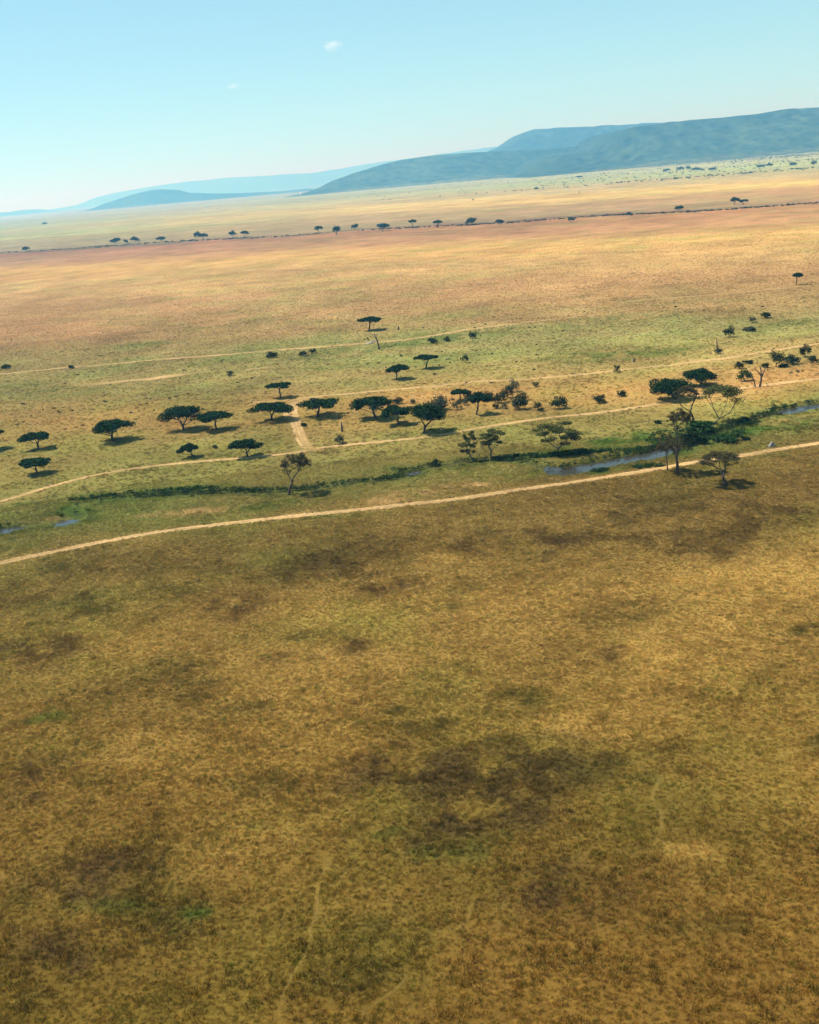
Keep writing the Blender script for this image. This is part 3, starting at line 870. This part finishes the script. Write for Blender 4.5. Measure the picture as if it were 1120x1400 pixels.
for i, (bx, by, x0, x1, y0, y1, lb) in enumerate(ACACIAS):
    plant('acacia_tree', 'tree', 'umbrella', bx, by, x0, x1, y0, y1, lb, AC, i, 1.0 if x1 - x0 > 25 else .6)

FT = 'open trees along the stream'
OPEN = [
    ('fever', 763, 621, 729, 795, 571, 612, 'layered yellow-green fever tree with see-through crown standing on the dark stream bank'),
    ('fever', 647, 630, 625, 652, 587, 620, 'thin slanting tree, left of the close pair on the stream bank'),
    ('fever', 671, 627, 651, 692, 584, 611, 'fuller rounded tree, right of the close pair on the stream bank'),
    ('fan', 979, 578, 952, 1018, 522, 556, 'tall flat-topped fever tree with forked pale trunk in the group at right'),
    ('bare', 395, 677, 384, 427, 614, 648, 'nearly bare brown tree with upright trunk standing alone between the two tracks'),
    ('bare', 948, 579, 917, 952, 524, 544, 'bare brown slanting tree between the dome-shaped acacia and the forked fever tree'),
    ('bare', 926, 648, 906, 942, 556, 586, 'tall sparse brown tree on the near track, its bare crown rising in tiers'),
    ('thin', 913, 644, 893, 922, 600, 622, 'short thin tree just left of the tall sparse tree at the near track'),
    ('bare', 993, 662, 951, 1011, 611, 638, 'bare spreading tree with V-shaped trunk in front of the near track'),
]
for i, (st, bx, by, x0, x1, y0, y1, lb) in enumerate(OPEN):
    plant({'fever': 'fever_tree', 'fan': 'fever_tree', 'bare': 'bare_tree', 'thin': 'bare_tree'}[st], 'tree', st, bx, by, x0, x1, y0, y1, lb, FT, 60 + i, tiers=[(893, 945, 591, 618)] if bx == 926 else (), fork={979: .2, 993: .3, 763: .55, 948: .45}.get(bx))

BUSHES = [
    ('bush', 591, 469, 584, 601, 461, 470, 'first of three round bushes by the far track, the one below its bend'),
    ('bush', 611, 467, 606, 617, 459, 468, 'second and middle of three round bushes by the far track'),
    ('bush', 646, 463, 640, 654, 451, 464, 'third and tallest of three round bushes by the far track'),
    ('bush', 372, 489, 362, 381, 480, 491, 'large dark bush at the far track, leftmost of three'),
    ('bush', 414, 486, 408, 421, 479, 487, 'middle of the three dark bushes at the left part of the far track'),
    ('bush', 428, 483, 422, 434, 475, 484, 'rightmost of the three dark bushes at the left part of the far track'),
    ('bush', 637, 496, 631, 643, 484, 497, 'upright dark bush standing alone above the upper track, right of the pale-green acacia'),
    ('bush', 844, 509, 838, 850, 497, 510, 'dark bush standing directly on the upper track'),
    ('bush', 709, 560, 697, 724, 541, 562, 'wide multi-stemmed bush at the right end of the scattered saplings'),
    ('bush', 764, 559, 751, 778, 540, 561, 'round dark bush just above the middle track, with a spray of leaves at its right'),
    ('bush', 820, 551, 810, 831, 539, 553, 'domed dark bush, the left one of two near the middle track'),
    ('bush', 850, 542, 842, 858, 532, 544, 'domed dark bush, the right one of two near the middle track'),
    ('greybush', 607, 560, 585, 614, 535, 562, 'tall grey-green feathery shrub behind the central acacia clump'),
    ('bush', 604, 560, 592, 613, 546, 562, 'dark round shrub at the right shoulder of the central acacia clump'),
    ('bush', 545, 552, 535, 552, 541, 553, 'dark shrub between the trees of the central acacia clump, at the back'),
    ('greybush', 565, 552, 560, 569, 544, 553, 'single small shrub standing free behind the central acacia clump'),
    ('greybush', 625, 560, 615, 634, 546, 562, 'low pale shrub below the small flat sapling'),
    ('greybush', 636, 554, 629, 643, 543, 556, 'narrow twiggy shrub between sapling and dark bushy-crowned acacia'),
    ('bush', 640, 547, 632, 647, 532, 547, 'dark-topped sapling touching the flat sapling acacia'),
    ('bush', 683, 551, 671, 694, 531, 553, 'loose shrub in the middle of the saplings right of the bushy-crowned acacia'),
    ('bush', 694, 544, 685, 704, 525, 546, 'uppermost dark sapling of the scattered saplings'),
    ('greybush', 700, 536, 693, 713, 517, 538, 'pale tall sapling at the top of the scattered saplings'),
    ('bush', 678, 559, 673, 684, 551, 560, 'small dark bush below the loose saplings'),
    ('bush', 714, 548, 705, 724, 535, 550, 'dark shrub at the upper right of the scattered saplings, above the multi-stemmed bush'),
    ('bush', 667, 548, 658, 677, 534, 550, 'dark shrub just right of the dark bushy-crowned acacia, behind its crown'),
    ('greybush', 689, 559, 684, 696, 551, 561, 'small pale shrub between the small dark bush and the multi-stemmed bush'),
    ('bush', 735, 560, 729, 742, 547, 562, 'small bush between the multi-stemmed bush and the round dark bush'),
    ('bush', 740, 563, 735, 744, 556, 564, 'smallest bush left of the round dark bush above the middle track'),
    ('greybush', 732, 529, 726, 738, 521, 531, 'little pale shrub alone beneath the upper track'),
    ('greybush', 464, 607, 454, 474, 594, 608, 'grey low shrub below the dead stump, near the middle track'),
    ('bush', 415, 583, 411, 421, 577, 585, 'small dark shrub on the right side of the braided crossing track'),
    ('greybush', 294, 613, 290, 299, 607, 614, 'tiny grey shrub between the smallest acacia and the track-side acacia'),
    ('bush', 1011, 504, 1003, 1018, 493, 506, 'pointed dark bush left of the half-dead tree at right'),
    ('flatbush', 1022, 497, 1014, 1031, 491, 499, 'low flat bush behind the pointed bush at right'),
    ('bush', 1061, 502, 1052, 1075, 473, 504, 'tall dark two-tiered bush, largest of those at the right edge'),
    ('bush', 1084, 498, 1070, 1096, 483, 499, 'wide dark bush joined to the right of the two-tiered bush'),
    ('bush', 1100, 488, 1090, 1111, 469, 489, 'dark round treelet at the back of the bushes at the right edge'),
    ('bush', 1112, 496, 1104, 1120, 484, 497, 'rightmost dark bush, cut by the frame edge'),
    ('flatbush', 1046, 503, 1041, 1054, 495, 504, 'small green bush in front of the two-tiered bush'),
    ('flatbush', 1071, 502, 1064, 1080, 496, 503, 'low green bush at the foot of the wide dark bush'),
    ('bush', 997, 461, 988, 1007, 444, 462, 'dark round treelet standing alone far up at right'),
    ('greybush', 1029, 441, 1023, 1035, 431, 442, 'small grey shrub between two other bushes far up at right'),
    ('bush', 1047, 435, 1039, 1056, 426, 436, 'dark flat bush farthest up of the three at right'),
    ('greybush', 1024, 453, 1015, 1038, 445, 454, 'wide grey twiggy shrub below the far bushes at right'),
    ('greybush', 982, 484, 975, 990, 475, 485, 'grey shrub at the foot of the dead stump at right'),
    ('freshbush', 1018, 521, 1005, 1029, 504, 522, 'green leafy bush beside the half-dead tree'),
    ('bush', 1020, 602, 1013, 1028, 595, 603, 'little dark bush in the green grass right of the swamp'),
    ('bush', 900, 579, 892, 906, 574, 582, 'dark bush at the upper edge of the swamp, left'),
    ('freshbush', 958, 592, 934, 980, 574, 596, 'lush green thicket in the swamp behind the tall sparse tree'),
    ('bush', 950, 607, 930, 972, 589, 610, 'dark low thicket in the swamp right of the tall sparse tree'),
    ('freshbush', 995, 603, 970, 1015, 592, 606, 'green low thicket right of the swamp thicket'),
    ('bush', 7, 504, 0, 16, 497, 506, 'small dark shrub on the far track at the left edge'),
    ('bush', 97, 504, 92, 103, 498, 505, 'tiny dark shrub on the far track, left of the pale sand patch'),
    ('greybush', 315, 514, 308, 322, 506, 515, 'small twiggy shrub on the sandy streak left of centre'),
    ('bush', 594, 636, 588, 602, 626, 640, 'little upright bush on the stream bank left of the close pair of trees'),
]
for i, (st, bx, by, x0, x1, y0, y1, lb) in enumerate(BUSHES):
    plant('bush', 'bush', st, bx, by, x0, x1, y0, y1, lb, SH, 200 + i, .9 if x1 - x0 > 16 else .55)

# --- far trees along the dark drainage line, and beyond
FAR = [
    (35, 344, 30, 41, 337, 343, 'far tree farthest left on the drainage line'), (157, 332, 149, 167, 325, 333, 'wide far tree at the left end of the left cluster on the drainage line'),
    (172, 332, 168, 176, 327, 332, 'small round far tree between two bigger ones in the left cluster'), (185, 331, 178, 191, 324, 330, 'far tree at the right end of the left cluster on the drainage line'),
    (221, 330, 213, 228, 323, 329, 'single far tree right of the left cluster on the drainage line'), (268, 326, 264, 274, 317, 325, 'thin twiggy far tree touching the dark one to its right'),
    (278, 327, 271, 285, 319, 325, 'dark far tree beside the thin twiggy one'), (318, 325, 312, 324, 316, 323, 'left of two small equal far trees on the drainage line'),
    (334, 323, 328, 341, 315, 321, 'right of two small equal far trees on the drainage line'), (435, 318, 429, 442, 309, 316, 'far tree at the left end of the middle row, flat topped'),
    (460, 321, 453, 468, 308, 319, 'round dark far tree in the middle row, second from its left end'), (485, 313, 479, 491, 306, 313, 'small far tree behind the line, third in the middle row'),
    (523, 316, 514, 534, 305, 313, 'broadest far tree of the middle row'), (564, 312, 558, 570, 300, 306, 'far tree with thin long trunk right of the broadest one'),
    (598, 311, 591, 605, 301, 307, 'flat far tree left of the darkest round one'), (643, 308, 635, 652, 297, 308, 'darkest, round far tree of the drainage line'),
    (683, 307, 677, 689, 300, 305, 'last far tree at the right end of the middle row'), (781, 304, 776, 786, 298, 302, 'tiny far tree just below the line, right of the middle row'),
    (928, 287, 922, 935, 281, 287, 'lone small far tree on the drainage line at right'), (1004, 280, 998, 1012, 270, 278, 'left of the touching pair of far trees at right'),
    (1016, 280, 1010, 1024, 272, 278, 'right of the touching pair of far trees at right'), (860, 294, 857, 863, 290, 294, 'tiny far bush between middle row and lone small far tree'),
    (61, 307, 57, 65, 304, 307, 'single tree dot on the pale plain at left, beyond the line'), (911, 235, 905, 917, 230, 235, 'leftmost of the farthest tree row below the mesa'),
    (930, 234, 924, 937, 228, 233, 'second clump of the farthest tree row below the mesa'), (940, 233, 936, 945, 226, 233, 'taller tree next to the second clump of the farthest row'),
    (953, 234, 945, 962, 229, 234, 'widest clump of the farthest tree row'), (974, 233, 968, 980, 229, 233, 'clump right of the widest one in the farthest row'),
    (1041, 229, 1034, 1046, 225, 229, 'left of two close clumps towards the right of the farthest row'), (1052, 228, 1047, 1057, 223, 228, 'right of two close clumps towards the right of the farthest row'),
    (1084, 227, 1078, 1090, 222, 227, 'clump before last in the farthest row'), (1113, 226, 1108, 1118, 220, 226, 'rightmost tree of the farthest row, at the frame edge'),
    (792, 243, 787, 797, 240, 243, 'small dark tree dot left of the farthest row'), (733, 259, 730, 736, 256, 259, 'single tree dot on the golden plain below the hills'),
]
for i, (bx, by, x0, x1, y0, y1, lb) in enumerate(FAR):
    plant('far_tree', 'tree', 'umbrella', bx, by, x0, x1, y0, y1, lb, 'far trees on the plain', 400 + i, .3)

# --- dead wood
def dead_wood(name, cat, base_px, segs, label, mat=M_BARK_GREY, part='trunk', side='branch'):
    base = at(*base_px); sc = px_scale(base)
    root = tag(empty(name, base), label, cat)
    for q, (pts, r0, r1) in enumerate(segs):
        V, F = [], []
        P = []
        for (px, py, yy) in pts:
            dx, dz = px - base_px[0], base_px[1] - py
            P.append(np.array([(dx + math.tan(ROLL) * dz) / sc, yy, max(dz / sc / .97 - .02, .06)]))
        if q == 0: P[0][2] = -.1
        tube(V, F, P, np.linspace(r0, r1, len(P)), 7)
        mesh_obj(part if q == 0 else side, V, F, mat, root, smooth=True)
    return root
dead_wood('dead_tree', 'tree', (519, 478), [([(519, 478, 0), (517, 470, 0), (515, 463, .2), (512, 456, .3)], .45, .2), ([(515, 464, .2), (509, 458, .8), (505, 455, 1.2)], .2, .08), ([(514, 460, .2), (518, 455, -.5)], .18, .07)], 'bleached leaning dead tree at the far track below the lone small acacia', M_BARK_GREY)
dead_wood('fallen_log', 'log', (507, 470), [([(501, 472, 0), (508, 469, .4), (514, 467, .8)], .5, .3), ([(506, 469, .3), (511, 464, 1)], .3, .12)], 'pale bleached fallen wood lying beside the leaning dead tree', M_DEAD, 'log')
dead_wood('dead_stump', 'stump', (468, 590), [([(468, 590, 0), (467.5, 584, 0), (467, 577, .1)], .42, .22)], 'dark upright dead stump right of the flat acacia by the braided track', M_BARK)
dead_wood('dead_stump', 'stump', (981, 481), [([(981, 481, 0), (980, 472, 0), (978.5, 463, .1)], .34, .16)], 'tall dead stump rising from the grey shrub at right', M_BARK_GREY)
dead_wood('dead_stump', 'stump', (545, 451), [([(545, 451, 0), (545, 446, 0)], .6, .4)], 'little dark stump right of the lone small acacia', M_BARK)
dead_wood('dead_stump', 'stump', (867, 495), [([(867, 495, 0), (866.5, 490, 0)], .5, .3), ([(867, 493, 0), (869, 491, 0)], .25, .15)], 'little dark stump on green grass above the upper track', M_BARK)
dead_wood('half_dead_tree', 'tree', (1039, 529), [([(1039, 529, 0), (1040, 520, 0), (1039.5, 512, 0), (1038, 503, .2)], .42, .16), ([(1040, 516, 0), (1044, 508, .4), (1046, 502, .5)], .3, .06), ([(1033, 529, 0), (1031, 521, .3), (1028, 514, .6), (1024, 506, .8)], .26, .09), ([(1039.5, 514, 0), (1034, 508, -.4), (1029, 503, -.6)], .25, .06), ([(1038, 505, .2), (1036, 499, 0)], .2, .05)], 'half-dead dark tree with bare forked limbs above the middle track at right')
dead_wood('fallen_log', 'log', (1056, 611), [([(1050, 611.5, 0), (1056, 610, .3), (1061, 609.5, .2)], .55, .4), ([(1054, 610, .2), (1055, 606, .3), (1057, 605, .3)], .5, .3)], 'small grey fallen log in the green grass just above the near track', M_STONE, 'log')

# ------------------------------------------------------------------ scrub that nobody could count
def scrub(name, P, hgt, rad, colr, k, seed, flat=.2, size=None):
    r = np.random.default_rng(seed)
    n = len(P)
    u = r.normal(0, 1, (n, k, 3)); u /= np.linalg.norm(u, axis=2)[:, :, None]; u *= (r.uniform(0, 1, (n, k)) ** .5)[:, :, None]
    C = np.zeros((n, k, 3))
    C[:, :, 0] = P[:, 0, None] + u[:, :, 0] * rad[:, None]
    C[:, :, 1] = P[:, 1, None] + u[:, :, 1] * rad[:, None]
    C[:, :, 2] = hgt[:, None] * (.5 + .5 * u[:, :, 2]) + .03
    C = C.reshape(-1, 3)
    sz = np.repeat(rad * .42 if size is None else rad * size, k)[:, None]
    V, F, col = leaf_mesh(C, sz[:, 0:1], r, flat)
    col = col * np.repeat(np.repeat(colr, k, 0), 4, 0)
    return tag(mesh_obj(name, V, F, M_SCRUB, cols=col), kind='stuff')

r = np.random.default_rng(77)
# reeds and bank herbs along the stream
L = np.concatenate([[0], np.cumsum(np.linalg.norm(np.diff(STREAM, axis=0), axis=1))])
n = 3000
s = r.uniform(0, L[-1], n)
px_ = np.interp(s, L, STREAM[:, 0]); py_ = np.interp(s, L, STREAM[:, 1])
Tn = np.gradient(STREAM, axis=0); Tn /= np.linalg.norm(Tn, axis=1)[:, None]
nx = np.interp(s, L, -Tn[:, 1]); ny = np.interp(s, L, Tn[:, 0])
dens = fbm(s, s * 0, 38, 501, 3)
side = r.choice([-1, 1], n, p=[.22, .78]) * np.sign(ny + 1e-9)      # thicker on the far bank
wetq = np.max([1 - sstep(.6 * q, 1.3 * q, np.hypot(px_ - w_[0], py_ - w_[1])) for w_, q in zip(WET, WETR)], 0)
o_ = side * (wetq * 3.6 + np.abs(r.normal(0, 1.5, n)))
for w_, q in zip(WET, WETR):
    near_ = (np.hypot(px_ - w_[0], py_ - w_[1]) < q) & (side * np.sign(ny + 1e-9) < 0)
    o_[near_] = 999
keep = (dens + r.normal(0, .2, n) > -.02) & (np.abs(o_) < 50)
P = np.stack([px_ + nx * o_, py_ + ny * o_], 1)[keep]
nn = len(P)
g = r.uniform(0, 1, nn)
colr = np.where((g < .5)[:, None], [[.022, .042, .014]], np.where((g < .85)[:, None], [[.036, .066, .020]], [[.07, .075, .03]]))
scrub('stream_bank_scrub', P, r.uniform(.3, 1.2, nn), r.uniform(.35, .9, nn), colr, 26, 5, .1, .24)
# swamp herbs by the group of trees at right
P = []
for (cx_, cy_, rx, ry, k) in [(935, 597, 50, 12, 300), (985, 594, 40, 7, 130), (870, 616, 36, 3, 90), (780, 621, 56, 2.5, 330), (690, 626, 50, 1.6, 130), (885, 638, 24, 3, 60), (440, 667, 30, 2, 70), (200, 675, 105, 3, 330), (100, 701, 22, 6, 100), (820, 644, 12, 2, 40)]:
    for _ in range(k):
        a, q = r.uniform(0, 6.283), math.sqrt(r.uniform(0, 1))
        x_ = cx_ + rx * q * math.cos(a)
        P.append(at(x_, cy_ + ry * q * math.sin(a) - (x_ - cx_) * .091)[:2])
P = np.array(P); nn = len(P)
k = stream_depth(P[:, 0], P[:, 1]) > 3.2
P = P[k]; nn = len(P)
g = r.uniform(0, 1, nn)
colr = np.where((g < .4)[:, None], [[.018, .038, .012]], [[.034, .070, .018]])
scrub('swamp_herbs', P, r.uniform(.3, 1.1, nn), r.uniform(.4, 1.0, nn), colr, 26, 6, .1, .24)
# scattered low shrublets of the middle plain
P = []
for _ in range(420):
    x_, y_ = r.uniform(-60, 1180), r.uniform(425, 560)
    P.append(at(x_, y_ - .07 * (x_ - 560))[:2])
P = np.array(P)
k = fbm(P[:, 0], P[:, 1], 90, 601, 4, .6) + r.normal(0, .15, len(P)) > .12
P = P[k]; nn = len(P)
colr = np.where((r.uniform(0, 1, nn) < .5)[:, None], [[.03, .04, .02]], [[.075, .065, .04]])
scrub('low_shrublets', P, r.uniform(.25, .6, nn), r.uniform(.3, 1.0, nn), colr, 16, 7)
# scrub on the dark drainage line
P = []
for _ in range(1100):
    x_ = r.uniform(-80, 1200)
    P.append(at(x_, 345.2 - .0598 * x_ + r.normal(0, .45) + .8 * math.sin(x_ * .021))[:2])
P = np.array(P); nn = len(P)
k = fbm(P[:, 0], P[:, 1], 220, 611, 3) + r.normal(0, .25, nn) > -.1
P = P[k]; nn = len(P)
scrub('drainage_scrub', P, r.uniform(.3, 1.4, nn), r.uniform(.8, 3.0, nn), np.tile([[.045, .045, .026]], (nn, 1)), 18, 8)
# wooded plain at the foot of the mesa, thinning towards the left
P = []
while len(P) < 6500:
    x_ = 1230 - r.exponential(190)
    if x_ < 480: continue
    hz = 291 - .091 * x_
    y_ = hz + 19 + r.normal(0, 1) * 7 if r.uniform(0, 1) < .75 else hz + r.choice([40, 21, 21]) - (1120 - x_) * .014 + r.normal(0, .7)
    if y_ < hz + 10.5 or y_ > hz + 60: continue
    P.append(at(x_, y_)[:2])
P = np.array(P); nn = len(P)
k = fbm(P[:, 0], P[:, 1], 900, 621, 4) + r.normal(0, .3, nn) > -.1
P = P[k]; nn = len(P)
scrub('distant_woodland', P, r.uniform(1.5, 4.5, nn), r.uniform(1.5, 4, nn) * r.choice([.6, 1, 1.4], nn), np.tile([[.034, .046, .025]], (nn, 1)), 14, 9)

# ------------------------------------------------------------------ two small clouds, far off and high above the haze
def cloud(px, py, dist, w, h, seed, label, dens):
    r = np.random.default_rng(seed)
    d = fwd + rgt * (px - 560) / FPX + upv * (700 - py) / FPX
    c = np.array([0, 0, CAM_H]) + d * dist
    import bmesh
    bm = bmesh.new()
    bmesh.ops.create_icosphere(bm, subdivisions=3, radius=1)
    for v in bm.verts:
        v.co = Vector((v.co.x * w, v.co.y * w * .7, v.co.z * h))
    me = bpy.data.meshes.new('cloud'); bm.to_mesh(me); bm.free()
    mt, n, new, link = new_mat('cloud_vapour')
    tc = new('ShaderNodeTexCoord')
    vm = new('ShaderNodeVectorMath'); vm.operation = 'DIVIDE'; vm.inputs[1].default_value = (w, w * .7, h)
    link(tc.outputs['Object'], vm.inputs[0])
    ln = new('ShaderNodeVectorMath'); ln.operation = 'LENGTH'; link(vm.outputs[0], ln.inputs[0])
    t = new('ShaderNodeTexNoise'); t.inputs['Scale'].default_value = 2.2; t.inputs['Detail'].default_value = 4
    link(vm.outputs[0], t.inputs['Vector'])
    m1 = new('ShaderNodeMath'); m1.operation = 'MULTIPLY'; m1.inputs[1].default_value = 1.5; link(t.outputs['Fac'], m1.inputs[0])
    m2 = new('ShaderNodeMath'); m2.operation = 'SUBTRACT'; link(m1.outputs[0], m2.inputs[0]); link(ln.outputs['Value'], m2.inputs[1])
    m3 = new('ShaderNodeMath'); m3.operation = 'MULTIPLY'; m3.use_clamp = False; m3.inputs[1].default_value = dens; link(m2.outputs[0], m3.inputs[0])
    m4 = new('ShaderNodeMath'); m4.operation = 'MAXIMUM'; m4.inputs[1].default_value = 0; link(m3.outputs[0], m4.inputs[0])
    v = new('ShaderNodeVolumePrincipled'); v.inputs['Color'].default_value = (1, 1, 1, 1); v.inputs['Density Attribute'].default_value = ''
    link(m4.outputs[0], v.inputs['Density'])
    o_ = new('ShaderNodeOutputMaterial'); link(v.outputs[0], o_.inputs['Volume'])
    me.materials.append(mt)
    o = bpy.data.objects.new('cloud', me); COL.objects.link(o)
    o.location = c
    tag(o, label, 'cloud', 'small clouds')
cloud(454, 62, 15000, 190, 105, 1, 'small white cloud, the upper and brighter of the two in the sky', .008)
cloud(318, 118, 15000, 140, 55, 2, 'faint flat cloud wisp, the lower left of the two in the sky', .006)

# a thin column of dust, far out on the plain
b_ = at(411, 270)
cloud(411, 266, b_[1] * fwd[1] + CAM_H * -fwd[2], 11, 26, 3, 'thin pale column of dust rising from the far plain below the left hills', .05)
o_ = COL.objects[-1]
o_.name = 'dust_plume'; o_['category'] = 'dust plume'; del o_['group']
o_.location = (b_[0], b_[1], 25)
